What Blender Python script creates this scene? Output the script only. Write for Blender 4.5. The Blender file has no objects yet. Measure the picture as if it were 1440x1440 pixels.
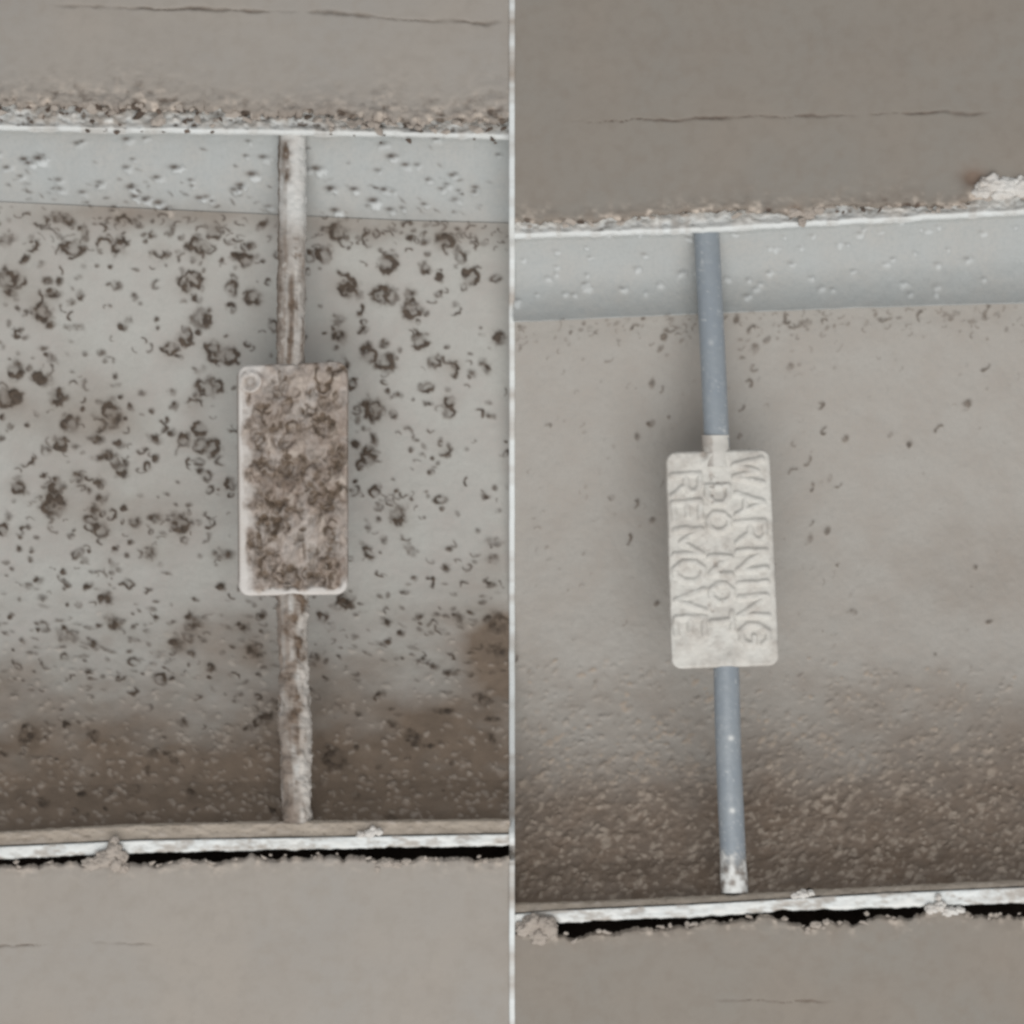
import bpy, math, random
import numpy as np
from mathutils import Vector, noise as mnoise

# ---------------------------------------------------------------- camera, light, exposure
S = 0.00015            # metres per millimetre-grid unit used below (frame is about 21.6 cm wide)
D = 2400.0             # camera distance in grid units (36 cm)
sc = bpy.context.scene
cam = bpy.data.objects.new('camera', bpy.data.cameras.new('camera'))
sc.collection.objects.link(cam); sc.camera = cam
cam.location = (0, -D*S, 0); cam.rotation_euler = (math.radians(90), 0, 0)
cam.data.sensor_width = 36; cam.data.lens = 36*D/1440
cam.data.clip_start = 0.01; cam.data.clip_end = 20
world = bpy.data.worlds.new('World'); sc.world = world; world.use_nodes = True
bgn = world.node_tree.nodes['Background']
bgn.inputs[0].default_value = (0.96, 0.98, 1.0, 1); bgn.inputs[1].default_value = 0.47
def area(name, loc, size, power, col):
    l = bpy.data.lights.new(name, 'AREA'); l.shape = 'DISK'; l.size = size; l.energy = power; l.color = col
    o = bpy.data.objects.new(name, l); sc.collection.objects.link(o); o.location = loc
    o.rotation_euler = (Vector((0, 0.02, 0))-Vector(loc)).to_track_quat('-Z', 'Y').to_euler(); return o
area('room_lamp', (0.10, -0.85, -0.62), 1.3, 10.6, (1.0, 0.975, 0.94))
sc.view_settings.view_transform = 'Standard'; sc.view_settings.look = 'None'
sc.view_settings.exposure = 0; sc.view_settings.gamma = 1
sc.render.resolution_x = 1024; sc.render.resolution_y = 1024
sc.cycles.filter_width = 3.0

rng = np.random.default_rng(7); random.seed(7)
C = sc.collection

# ---------------------------------------------------------------- small numerics
def lattice_noise(x, y, seed):
    r = np.random.default_rng(seed); T = r.random((256, 256))
    xi = np.floor(x).astype(int); yi = np.floor(y).astype(int); fx = x-xi; fy = y-yi
    fx = fx*fx*(3-2*fx); fy = fy*fy*(3-2*fy)
    a = T[yi & 255, xi & 255]; b = T[yi & 255, (xi+1) & 255]; c = T[(yi+1) & 255, xi & 255]; d = T[(yi+1) & 255, (xi+1) & 255]
    return (a*(1-fx)+b*fx)*(1-fy)+(c*(1-fx)+d*fx)*fy
def fbm(x, y, seed, octs=4, gain=.5):
    s = 0; a = 1; n = 0
    for k in range(octs):
        s = s+a*(lattice_noise(x*2**k, y*2**k, seed+k)-.5); n += a; a *= gain
    return s/n*2
def sstep(a, b, x):
    t = np.clip((x-a)/(b-a), 0, 1); return t*t*(3-2*t)
def knots(pts):
    xs = [p[0] for p in pts]; ys = [p[1] for p in pts]
    return lambda u: np.interp(u, xs, ys)

# fields over the surface grid: relief height, mould, pale dust, brown grime; mould and grime also carry painted shade
U0, V0, W, Hh = -140, -120, 1720, 1690
gu, gv = np.meshgrid(np.arange(W)+U0, np.arange(Hh)+V0)
gu = gu.astype(float); gv = gv.astype(float)
HT = np.zeros((Hh, W)); MO = np.zeros((Hh, W)); DU = np.zeros((Hh, W)); GR = np.zeros((Hh, W))
def sample(F, u, v):
    x = np.clip(u-U0, 0, W-1.001); y = np.clip(v-V0, 0, Hh-1.001)
    xi = x.astype(int); yi = y.astype(int); fx = x-xi; fy = y-yi
    return (F[yi, xi]*(1-fx)+F[yi, xi+1]*fx)*(1-fy)+(F[yi+1, xi]*(1-fx)+F[yi+1, xi+1]*fx)*fy
def window(u, v, r):
    x0 = int(max(0, u-r-U0)); x1 = int(min(W, u+r-U0+1)); y0 = int(max(0, v-r-V0)); y1 = int(min(Hh, v+r-V0+1))
    return (slice(y0, y1), slice(x0, x1)), gu[y0:y1, x0:x1]-u, gv[y0:y1, x0:x1]-v
wob1 = fbm(gu/7, gv/7, 40, 2); wob2 = fbm(gu/7, gv/7, 50, 2)
def spot(u, v, r, kind='ring', ax=1.0, ang=0.0, s=1.0, h=1.2):
    """one mould colony: a broken ring, a blob or a comma, with its own little relief"""
    w, dx, dy = window(u, v, r*max(ax, 1)*2+5)
    if dx.size == 0: return
    dx = dx+wob1[w]*r*.42; dy = dy+wob2[w]*r*.42
    ca, sa = math.cos(ang), math.sin(ang)
    x = (dx*ca+dy*sa)/ax; y = (-dx*sa+dy*ca)
    q = np.sqrt(x*x+y*y)/r; th = np.arctan2(y, x)
    ph = random.uniform(0, 6.28)
    if kind == 'ring':
        wdt = random.uniform(.26, .36)
        m = np.exp(-((q-.68)/wdt)**2)
        m *= np.clip(.95+.5*np.cos(th-ph)+.3*np.cos(2*th+ph*2), 0.1, 1.25)
        m += .25*np.exp(-(q/.6)**2)
        dent = np.exp(-(q/.45)**2)
    elif kind == 'arc':
        m = np.exp(-((q-.8)/.24)**2)*sstep(-.3, .5, np.cos(th-ph))*1.1; dent = 0*m
    else:
        m = np.exp(-(q/.72)**4)*(.8+.4*wob1[w]*2); dent = 0*m
    m = np.clip(m*s*(1+.35*wob2[w]), 0, 1.2)
    MO[w] = np.maximum(MO[w], m)
    HT[w] += h*m + .5*h*dent*(kind == 'ring')
def lump(u, v, r, h, ax=1.0, ang=0.0, dust=1.0, mould=0.0):
    w, dx, dy = window(u, v, r*ax*2+4)
    if dx.size == 0: return
    dx = dx+wob1[w]*r*.9; dy = dy+wob2[w]*r*.9
    ca, sa = math.cos(ang), math.sin(ang)
    q = np.sqrt(((dx*ca+dy*sa)/ax)**2+(-dx*sa+dy*ca)**2)/r
    m = np.exp(-q**3)
    HT[w] += h*m; DU[w] = np.maximum(DU[w], dust*np.clip(m*1.5-.2, 0, 1))
    if mould:  # shaded side of the chip, painted dark at its upper left
        w2, ex, ey = window(u-r*.9, v-r*.9, r*2.5)
        MO[w2] = np.maximum(MO[w2], mould*np.exp(-((ex/(r*1.2))**2+(ey/(r*.55))**2)))

# --- mould on the left outlet: (x, y, radius, kind, stretch, angle)
R_, A_, B_ = 'ring', 'arc', 'blob'
L = [(55,309,10,A_,1.3,0),(85,306,9,B_,2,0),(99,312,8,B_,1.5,.6),(119,330,9,B_,1.6,1.5),(105,350,11,R_,1.8,0),(8,337,10,B_,2,-.2),(44,344,9,A_,1,0),(87,352,8,A_,1,0),
(36,365,6,B_,1.8,-.7),(8,392,15,R_,1.2,0),(15,412,9,B_,1.4,.3),(27,395,9,A_,1,0),(68,395,7,B_,1.5,0),(84,395,8,B_,1,0),(76,415,9,B_,1.6,0),(51,422,12,A_,.9,0),
(60,441,11,R_,1.2,.6),(71,456,7,B_,1.4,.5),(114,416,8,B_,1,.7),(101,425,7,B_,1.1,0),(36,441,5,B_,1.6,-.6),(102,445,6,A_,1,0),(105,460,6,B_,2.6,.1),(12,454,6,B_,1,0),
(61,490,5,B_,1.8,0),(71,504,7,B_,1.7,.4),(26,474,4,B_,1.6,.2),(174,315,10,A_,1,0),(189,312,6,B_,1,-.7),(148,346,11,A_,1.1,0),(169,347,11,R_,1,0),(142,320,6,A_,1.4,0),
(137,374,4,B_,1,0),(156,375,4,B_,1,0),(165,402,9,B_,1.2,0),(181,449,7,B_,1.1,-.5),(174,460,8,B_,1.1,0),(155,431,4,B_,1,0),(221,449,5,B_,1,0),(222,462,4,B_,1,0),
(226,352,13,A_,1,0),(215,332,7,B_,1,1),(240,325,8,B_,1.5,-1.2),(205,339,5,B_,1,0),(255,334,5,B_,1.2,0),(280,345,12,R_,1.3,.3),(281,357,9,A_,1,0),(302,326,10,R_,1.1,0),
(290,319,5,B_,1,0),(325,342,5,B_,2,0),(345,345,7,A_,1,0),(312,366,5,B_,1,0),(346,364,10,R_,1.1,0),(332,360,7,B_,1.6,-.3),(325,404,11,R_,.9,0),(326,432,9,B_,1,0),
(265,397,13,A_,1,1.5),(262,405,9,B_,1.4,1.4),(250,394,6,B_,1,0),(275,395,11,R_,1,0),(277,421,8,B_,1.2,.2),(286,381,4,B_,1,0),(284,447,13,R_,1.1,.2),(261,474,12,R_,1,0),
(240,491,11,R_,1,-.5),(280,467,6,B_,.9,0),(300,490,11,R_,1,0),(302,504,9,R_,1.1,0),(324,500,12,R_,1.1,0),(349,485,6,B_,1,0),(291,545,15,R_,1.1,0),(304,544,9,A_,1,0),
(241,552,7,B_,1.1,.2),(246,571,8,B_,1,0),(275,571,11,A_,1,0),(275,554,5,B_,1,0),(235,591,6,B_,1,-1),(227,601,8,A_,1,0),(241,609,8,B_,1,0),(259,619,9,R_,1,0),
(282,604,10,R_,1.2,0),(282,627,11,R_,1,0),(299,630,11,R_,1,.3),(217,617,7,B_,2,.5),(219,644,7,B_,1,0),(200,632,6,A_,1.2,0),(22,522,12,R_,1,0),(41,519,7,B_,.8,.8),
(60,532,12,B_,1.5,.3),(10,560,13,R_,1.2,0),(22,560,10,R_,1,0),(82,559,11,R_,1,0),(82,557,7,B_,1,0),(120,497,5,B_,1,1),(144,496,7,B_,1,-.6),(162,529,6,B_,1,0),
(140,566,4,B_,1.6,0),(170,557,5,B_,1,0),(184,574,7,B_,1,.5),(155,577,10,R_,1,0),(164,591,12,B_,1.4,-1),(132,597,14,A_,1.4,.2),(100,595,12,R_,1,.3),(136,619,8,B_,1.9,.2),
(86,624,10,R_,1.1,0),(169,625,7,B_,1.7,.3),(150,642,9,B_,2.4,-.1),(37,647,8,A_,1.5,0),(15,600,6,B_,1.2,0),(39,597,5,B_,1,0),(4,587,5,B_,1,0),(4,617,5,B_,1,0),(177,589,4,B_,1,0),
(476,327,14,R_,1,0),(460,327,9,A_,1,0),(520,336,10,A_,1.1,0),(436,355,7,B_,1,.8),(455,357,12,R_,1,0),(546,372,12,R_,1.1,-.4),(597,376,9,R_,.8,0),(619,390,8,B_,1.1,0),
(480,397,12,A_,1.8,.4),(492,410,11,R_,1.4,.4),(535,414,13,R_,1,0),(550,417,11,R_,1,0),(577,412,9,B_,1.2,0),(580,435,13,R_,1,0),(599,441,6,B_,1,0),(640,436,8,A_,1,0),
(504,435,9,A_,1,0),(477,450,10,B_,1,1),(577,335,7,B_,1,-.6),(597,340,7,B_,1.4,-.5),(574,317,6,A_,1.3,0),(625,340,9,R_,1.5,0),(602,357,6,B_,1,1),(630,348,8,A_,1,0),
(662,390,12,R_,1,0),(371,315,6,B_,1.7,-.8),(351,345,7,B_,1.5,.2),(345,365,10,R_,1,0),(370,367,5,B_,1,0),(357,417,12,R_,1,0),(478,472,12,B_,1,1),(511,464,9,B_,1,0),
(540,483,7,B_,1.5,.1),(580,467,7,A_,1,0),(591,480,11,R_,1.1,-.4),(519,499,12,R_,1,0),(542,509,12,R_,1.2,0),(562,492,5,B_,1,0),(612,509,9,R_,.9,0),(637,521,10,A_,.8,0),
(637,515,9,A_,.8,2),(629,488,4,B_,1.2,0),(682,515,9,B_,1.6,1.2),(701,474,12,B_,1.2,.5),(487,512,8,B_,1.6,1.3),(495,541,8,R_,1,1),(546,550,5,B_,1,0),(561,555,7,B_,1.2,.3),
(526,575,16,R_,1.1,1),(527,573,9,A_,1,0),(501,588,8,B_,1.4,1),(632,566,9,R_,1,0),(632,580,8,R_,1,0),(660,531,4,B_,1,0),(673,582,6,A_,1.3,0),(691,585,6,B_,1.6,.2),
(606,568,4,B_,1.2,0),(581,562,3,B_,1,0),(501,625,8,B_,1.1,.3),(526,619,7,B_,1.7,1.3),(517,644,12,R_,1,.4),(507,658,6,B_,1,1),(624,632,10,A_,1,0),(632,640,4,B_,1,.4),
(578,633,5,B_,1,0),(656,632,4,B_,1,0),(607,664,6,B_,1,0),(616,651,4,B_,1,0),(587,619,4,B_,1,0),(495,690,5,B_,1,0),(501,677,4,B_,1,0),(527,692,7,R_,1.2,0),(558,690,4,B_,1,0),
(578,703,5,B_,1,0),(533,714,8,B_,1.2,.5),(559,725,14,R_,.8,0),(561,730,8,B_,1,1),(533,731,5,B_,1,0),(517,743,7,B_,1,.2),(540,760,6,B_,1.3,1.4),(658,679,6,A_,1,0),
(683,699,6,B_,1.3,.1),(696,686,5,B_,1,0),(701,718,5,B_,1,0),(618,698,4,B_,1,0),(622,716,4,B_,1,0),(632,772,5,B_,1.4,.1),(672,748,4,B_,1,0),(693,786,9,B_,1,.3),
(696,763,8,B_,2,.1),(628,800,7,B_,1,.8),(583,813,5,B_,1,1.5),(603,821,8,A_,1,0),(653,823,6,A_,1,0),(638,836,4,B_,1.5,.3),(487,845,12,R_,1,0),(487,846,8,B_,1,0),(570,833,4,B_,2,0),
(323,682,9,R_,.9,0),(312,826,7,B_,1.2,.2),(315,780,8,B_,2,.1),(370,865,7,B_,1,.2),(645,868,8,B_,1.3,.7),(702,880,16,B_,1.2,1),
(26,686,9,R_,1,0),(62,669,5,B_,1,0),(80,685,12,R_,1,0),(110,671,9,B_,1.2,0),(140,679,9,B_,1.2,.5),(172,662,9,R_,1,0),(207,657,7,R_,1,0),(282,662,7,B_,1.2,.2),(76,712,14,R_,1.2,0),
(76,708,9,B_,1.2,0),(144,701,10,B_,1.2,0),(11,726,8,B_,1,0),(134,717,9,B_,1.2,.3),(155,724,8,A_,1,0),(191,735,10,B_,1.1,.5),(176,716,6,B_,1,.4),(219,729,11,B_,1.1,-.3),(255,737,11,R_,1.3,0),
(266,721,5,B_,1,0),(295,736,7,A_,1,0),(279,735,5,B_,1.2,0),(4,745,9,R_,1,0),(40,742,5,B_,1,0),(100,754,6,B_,1.2,0),(142,746,10,R_,1.2,.2),(184,764,5,B_,1.3,0),(211,779,10,B_,1.1,0),
(315,781,9,B_,2,.1),(162,774,5,B_,1.2,-.3),(26,772,6,B_,1.2,.3),(45,775,4,B_,1,0),(111,779,5,B_,1.2,0),(125,776,4,B_,1,0),(156,791,5,B_,1,.4),(9,792,4,B_,1.5,.2),(90,806,6,B_,1,1),
(54,816,7,B_,1.3,.5),(40,825,6,B_,1.4,-.3),(125,825,7,B_,1.3,-.6),(97,825,4,B_,1.2,0),(172,822,4,B_,1.7,0),(212,829,4,B_,1,.4),(312,826,8,B_,1.1,.2),(150,842,11,B_,1.3,.9),(59,842,6,B_,1,-.8),
(110,851,7,B_,1,-.5),(95,850,4,B_,1,0),(15,867,5,B_,1,.4),(54,885,5,B_,1,.3),(95,894,11,B_,1.9,.35),(160,877,10,B_,1.9,.7),(130,905,8,B_,1.3,.6),(272,875,13,B_,1.2,.5),(344,885,9,B_,1.1,.5),
(250,907,12,B_,1.2,.6),(355,917,11,B_,1.3,1),(215,934,5,B_,1.2,.2),(297,940,7,B_,1.4,.4),(170,950,7,A_,1,1),(185,970,7,A_,1.2,.3),(242,955,5,B_,1.1,0),(286,901,5,B_,1.3,.2),(269,919,6,B_,1.5,.3),
(312,919,5,B_,1,.5),(40,1037,14,B_,1.3,-.4),(130,1035,11,B_,1.5,.7),(94,1020,6,B_,1.2,.2),(215,1060,8,B_,1.4,0),(235,1060,6,B_,1.2,0),(257,1017,8,B_,1.5,.5),(207,1085,7,B_,1,0),(61,1130,8,B_,1.3,.1),
(116,1117,8,B_,1,.4),(155,1114,4,B_,1,0),(269,1117,8,B_,1.1,1),(211,996,6,B_,1,0),(105,1142,6,B_,1.4,0),(245,1070,6,B_,1.5,.2),(350,1024,7,B_,1.2,0),(358,920,9,B_,1.6,.4),(364,950,5,B_,1,.3),
(376,1009,11,B_,1.2,0),(444,926,9,B_,1,0),(487,853,6,B_,1.4,0),(591,867,7,B_,1.1,.1),(702,917,14,B_,1.1,.8),(697,873,13,B_,1.3,0),(546,904,5,B_,1.4,0),(635,946,7,B_,1.7,.1),(504,1004,6,B_,1.1,0),
(553,1019,7,B_,1.6,.3),(583,1039,11,B_,1.5,.8),(626,1001,7,B_,2.3,.1),(693,1013,6,B_,2.3,0),(692,1042,6,B_,1.2,.3),(472,1069,15,R_,1.1,.2),(501,1053,6,B_,1,0),(606,1050,5,B_,1.4,0),
(533,1079,5,B_,1,0),(501,1121,6,B_,1.2,0),(384,1141,7,B_,1,0),(550,1150,5,B_,2,.1),(636,1074,5,B_,1,0),(574,1066,5,B_,1.2,0)]
for (u, v, r, k, ax, an) in L:
    spot(u, v, r*1.08+.5, k, ax, an, random.uniform(.9, 1.2), 1.4)
for i in range(34): spot(random.uniform(-130, 0), random.uniform(310, 1120), random.uniform(4, 12), random.choice([R_, B_, A_]), random.uniform(.9, 1.4), random.uniform(0, 3), .9)
for i in range(1500):                               # the small flecks between the colonies
    u = random.uniform(-130, 716); v = random.uniform(300, 1150)
    p = .2+.55*math.exp(-((v-830)/150)**2)+.3*math.exp(-((u-60)/120)**2)
    if v > 960: p *= .5
    if random.random() < p:
        spot(u, v, random.uniform(2.4, 5.2), random.choice([B_, B_, A_]), random.uniform(1, 2.2), random.uniform(-.4, .9), random.uniform(.5, .95), .9)
for i in range(230):                                # middling curls and rings everywhere
    u = random.uniform(-130, 714); v = random.uniform(318, 1000)
    spot(u, v, random.uniform(4, 8.5), random.choice([R_, A_, A_, B_]), random.uniform(1, 1.7), random.uniform(-.8, 1.2), random.uniform(.6, 1), 1.2)
for i in range(150):                                # streaks where the wall curves under
    u = random.uniform(-130, 716); v = random.gauss(900, 45)
    spot(u, v, random.uniform(2.5, 4.5), B_, random.uniform(1.5, 3.5), random.uniform(-.1, .5), random.uniform(.4, .8), .9)
for i in range(150):                                # along and above the crease
    u = random.uniform(-130, 716); v = 300+abs(random.gauss(0, 26))+u*.02
    spot(u, v, random.uniform(2.5, 6), random.choice([B_, A_, A_]), random.uniform(1, 2), random.uniform(-.6, .6), random.uniform(.5, .95), 1)
for i in range(55):                                 # chips on the clean blue-white throat, left
    u = random.uniform(-130, 716); v = random.uniform(196, 300)
    lump(u, v, random.uniform(3, 5.5), random.uniform(1.6, 3.2), random.uniform(1, 1.9), random.uniform(-.5, .8), .4, random.uniform(.6, 1.0))
for i in range(110):
    u = random.uniform(-130, 716); v = 300-abs(random.gauss(0, 45))
    spot(u, v, random.uniform(2, 3.4), B_, random.uniform(1.8, 3.5), random.uniform(-.3, .8), random.uniform(.35, .7), .9)
for (u, v) in [(60,228),(45,233),(38,228),(250,240),(190,268),(210,285),(285,282),(228,290),(240,298),(195,280),(360,250),(343,265),(470,270),(502,270),(475,300),(530,287),(556,225),(450,242)]:
    lump(u, v, random.uniform(5, 7), 3.2, 1.3, .4, .8, 1.0)
for (u, v, r, k, ax, an) in L:                      # colonies run together: ragged neighbours and thin grey bloom round them
    if r >= 9:
        for q in range(random.choice([0, 0, 1, 2])):
            a = random.uniform(0, 6.28); d = r*random.uniform(.8, 1.9)
            spot(u+math.cos(a)*d, v+math.sin(a)*d, r*random.uniform(.25, .6), random.choice([B_, B_, A_, R_]), random.uniform(1, 1.8), random.uniform(0, 3), random.uniform(.5, 1.05), 1.1)
        w, dx, dy = window(u, v, r*3); GR[w] += random.uniform(.05, .28)*np.exp(-(dx*dx+dy*dy)/(r*1.5)**2)
# --- right outlet, washed: a few commas
Rr = [(915,596,5),(896,613,5),(1041,613,4),(1135,648,5),(1116,664,5),(1139,685,5),(1137,759,7),(917,732,5),(923,850,5),(883,759,5),(892,710,5),(1117,623,4),(893,462,6),(945,460,7),
(934,475,6),(929,490,5),(917,540,6),(929,548,4),(1020,443,5),(1036,450,6),(1057,467,6),(1061,492,7),(1063,517,6),(1109,446,7),(1117,456,7),(1159,455,5),(1078,479,6),(1111,517,6),
(1051,542,6),(1151,571,6),(1042,573,5),(916,595,4),(940,587,3),(1162,605,5),(1189,617,6),(1279,625,6),(1320,605,5),(1252,612,4),(1179,682,4),(1166,672,5),(1164,747,6),(1200,862,7),
(1315,922,3),(1391,875,4),(1181,795,3),(1371,799,4),(1140,736,3),(1130,455,8),(1360,570,8),(1385,515,5),(770,600,5),(860,700,5),(1295,445,6),(1245,446,6),(1390,440,7)]
for (u, v, r) in Rr:
    spot(u, v, r, random.choice([A_, B_]), random.uniform(1.3, 1.9), random.uniform(-1.4, -.3), random.uniform(.75, 1.1), 1.8)
for i in range(190):
    u = random.uniform(724, 1560); v = 452-(u-730)*.035+abs(random.gauss(0, 22))
    spot(u, v, random.uniform(2, 4.5), random.choice([A_, B_]), random.uniform(1, 2), random.uniform(-1.3, .2), random.uniform(.4, .75), 1)
for i in range(230):
    u = random.uniform(724, 1560); v = random.uniform(450, 950)
    if random.random() < .75 and u > 1180 and v > 560: continue
    spot(u, v, random.uniform(1.8, 3.8), random.choice([A_, B_]), random.uniform(1.2, 2), random.uniform(-1.4, -.2), random.uniform(.2, .5), .8)
for i in range(90):
    u = random.uniform(724, 1560); v = random.uniform(322, 430)-(u-730)*.02
    lump(u, v, random.uniform(2.5, 4.5), random.uniform(1.2, 2.4), random.uniform(1, 1.7), random.uniform(-.6, .3), .6, random.uniform(.1, .45))
# --- gritty dust lying on the floor of each outlet, denser towards the lip
for i in range(900):
    u = random.uniform(-130, 716); v = 1160-abs(random.gauss(0, 120))
    if v > 860: lump(u, v, random.uniform(1.8, 3.6), random.uniform(.8, 2.0), random.uniform(1, 2), random.uniform(-.5, .9), random.uniform(.1, .45))
for i in range(5200):
    u = random.uniform(724, 1560); v = 1262-abs(random.gauss(0, 150))
    if v > 925: lump(u, v, random.uniform(1.3, 2.8)*random.choice([1, 1, 1.6]), random.uniform(.5, 1.6), random.uniform(1, 2.2), random.uniform(-.9, -.1), random.choice([.05, .1, .2, .35, .9]))
for i in range(350):
    u = random.uniform(724, 1560); v = 1262-abs(random.gauss(0, 140))
    if v > 930: spot(u, v, random.uniform(2, 5), B_, random.uniform(1, 2), random.uniform(-.9, 0), random.uniform(.2, .5), .2)
# broad brown dirt stains (floor dirt strengthened to paint in the shade of the hollow, pink-brown patches by the colonies)
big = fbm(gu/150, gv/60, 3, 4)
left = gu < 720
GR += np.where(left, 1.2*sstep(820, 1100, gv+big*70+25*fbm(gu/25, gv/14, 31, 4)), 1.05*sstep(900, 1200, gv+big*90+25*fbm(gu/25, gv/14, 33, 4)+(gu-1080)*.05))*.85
for (a, b, ra, rb, s) in [(140,600,80,50,.35),(165,720,120,60,.4),(20,400,60,60,.2),(60,560,90,60,.25),(620,900,110,70,.35),(330,860,110,50,.3),(700,900,60,90,.5),(1390,800,130,70,.25)]:
    GR += s*np.exp(-((gu-a)/ra)**2-((gv-b)/rb)**2)*(1+big)*((gu < 720) == (a < 720))
GR += left*.45*np.exp(-((gv-292-gu*.035)/26)**2)*(1+1.2*big)  # soft shade painted along the left crease, also blending throat into wall
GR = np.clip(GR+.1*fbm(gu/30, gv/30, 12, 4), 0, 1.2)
HT += .55*fbm(gu/9, gv/9, 22, 4)+.9*fbm(gu/60, gv/60, 27, 3)

# ---------------------------------------------------------------- materials
def rgb(r, g, b):
    f = lambda c: (c/255/12.92) if c/255 <= .04045 else ((c/255+.055)/1.055)**2.4
    return (f(r), f(g), f(b), 1)
def material(name, base, var, mould=None, dust=None, grime=None, rough=.6, bump=.15, bscale=.25, spec=.35, nscale=.02):
    m = bpy.data.materials.new(name); m.use_nodes = True; nt = m.node_tree; N = nt.nodes; Lk = nt.links
    p = N['Principled BSDF']; p.inputs['Roughness'].default_value = rough; p.inputs['Specular IOR Level'].default_value = spec
    g = N.new('ShaderNodeNewGeometry'); sc_ = N.new('ShaderNodeVectorMath'); sc_.operation = 'SCALE'; sc_.inputs['Scale'].default_value = 1/S
    Lk.new(g.outputs['Position'], sc_.inputs[0])
    def nz(scale, det, lo, hi):
        n = N.new('ShaderNodeTexNoise'); n.inputs['Scale'].default_value = scale; n.inputs['Detail'].default_value = det
        Lk.new(sc_.outputs[0], n.inputs['Vector'])
        r = N.new('ShaderNodeMapRange'); r.inputs[1].default_value = lo; r.inputs[2].default_value = hi; Lk.new(n.outputs['Fac'], r.inputs[0]); return r.outputs[0], n.outputs['Fac']
    def mix(fac, a, b):
        x = N.new('ShaderNodeMix'); x.data_type = 'RGBA'
        if isinstance(fac, float): x.inputs[0].default_value = fac
        else: Lk.new(fac, x.inputs[0])
        for s, i in ((a, 6), (b, 7)):
            if isinstance(s, tuple): x.inputs[i].default_value = s
            else: Lk.new(s, x.inputs[i])
        return x.outputs[2]
    c = mix(nz(nscale, 5, .35, .65)[0], base, var)
    c = mix(nz(nscale*9, 3, .45, .8)[0], c, tuple(.92*k for k in base[:3])+(1,))
    def att(nm):
        a = N.new('ShaderNodeAttribute'); a.attribute_name = nm; return a.outputs['Fac']
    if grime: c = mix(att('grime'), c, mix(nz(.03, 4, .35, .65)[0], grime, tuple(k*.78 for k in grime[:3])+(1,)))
    if dust: c = mix(att('dust'), c, dust)
    if mould: c = mix(att('mould'), c, mix(nz(.12, 2, .35, .65)[0], mould, tuple(k*1.7 for k in mould[:3])+(1,)))
    Lk.new(c, p.inputs['Base Color'])
    b = N.new('ShaderNodeBump'); b.inputs['Strength'].default_value = bump; b.inputs['Distance'].default_value = 3*S
    n = N.new('ShaderNodeTexNoise'); n.inputs['Scale'].default_value = bscale; n.inputs['Detail'].default_value = 4
    Lk.new(sc_.outputs[0], n.inputs['Vector']); Lk.new(n.outputs['Fac'], b.inputs['Height']); Lk.new(b.outputs[0], p.inputs['Normal'])
    return m
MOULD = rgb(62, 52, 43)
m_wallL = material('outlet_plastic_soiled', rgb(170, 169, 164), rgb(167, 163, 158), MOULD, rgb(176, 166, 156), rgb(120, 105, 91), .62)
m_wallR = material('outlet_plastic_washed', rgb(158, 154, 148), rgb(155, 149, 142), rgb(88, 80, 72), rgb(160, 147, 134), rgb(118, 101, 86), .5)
m_throat = material('blue_white_plastic', rgb(165, 168, 167), rgb(168, 168, 165), MOULD, rgb(200, 203, 203), rgb(150, 146, 140), .45)
m_rim = material('white_rim', rgb(222, 226, 226), rgb(210, 212, 210), rgb(90, 80, 72), rgb(225, 224, 220), rgb(164, 152, 140), .5)
m_lip = material('dusty_lip', rgb(176, 165, 152), rgb(160, 148, 135), rgb(70, 60, 52), rgb(180, 170, 160), rgb(120, 106, 94), .7, .4)
m_panelL = material('matt_beige_paint', rgb(158, 151, 143), rgb(155, 150, 144), rgb(82, 72, 64), rgb(196, 184, 172), rgb(134, 120, 110), .8, .12, .12, .2, .006)
m_panelR = material('beige_paint_dimmed', rgb(140, 132, 123), rgb(138, 133, 126), rgb(78, 66, 58), rgb(196, 184, 172), rgb(128, 112, 100), .8, .12, .12, .2, .006)  # same paint as the left; dimmer light put into a darker colour
m_rod = material('blue_grey_rod', rgb(140, 147, 153), rgb(133, 141, 149), rgb(90, 80, 72), rgb(215, 216, 214), rgb(150, 140, 130), .38, .08, .2, .5)
m_rodL = material('soiled_rod', rgb(205, 205, 202), rgb(196, 192, 187), rgb(84, 70, 58), rgb(192, 186, 179), rgb(142, 130, 120), .6, .3)
m_tag = material('white_tag', rgb(204, 202, 196), rgb(200, 196, 189), rgb(130, 120, 112), rgb(205, 200, 194), rgb(166, 158, 150), .55, .18, .1)
m_tagL = material('mould_covered_tag', rgb(206, 202, 198), rgb(196, 190, 184), rgb(82, 70, 59), rgb(182, 171, 161), rgb(142, 126, 115), .7, .25)
m_crumb = material('plaster_crumb', rgb(172, 163, 154), rgb(158, 148, 139), None, None, None, .85, .5, .2)
m_crumbw = material('white_crumb', rgb(214, 212, 208), rgb(190, 182, 174), None, None, None, .85, .5, .2)
m_crumbd = material('dark_crumb', rgb(104, 90, 80), rgb(80, 70, 62), None, None, None, .85, .5, .2)
m_void = material('cavity_shade', (.035, .027, .022, 1), (.02, .015, .012, 1), rough=.95, spec=.05)  # near-black colour stands in for the shade inside the gap

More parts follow.
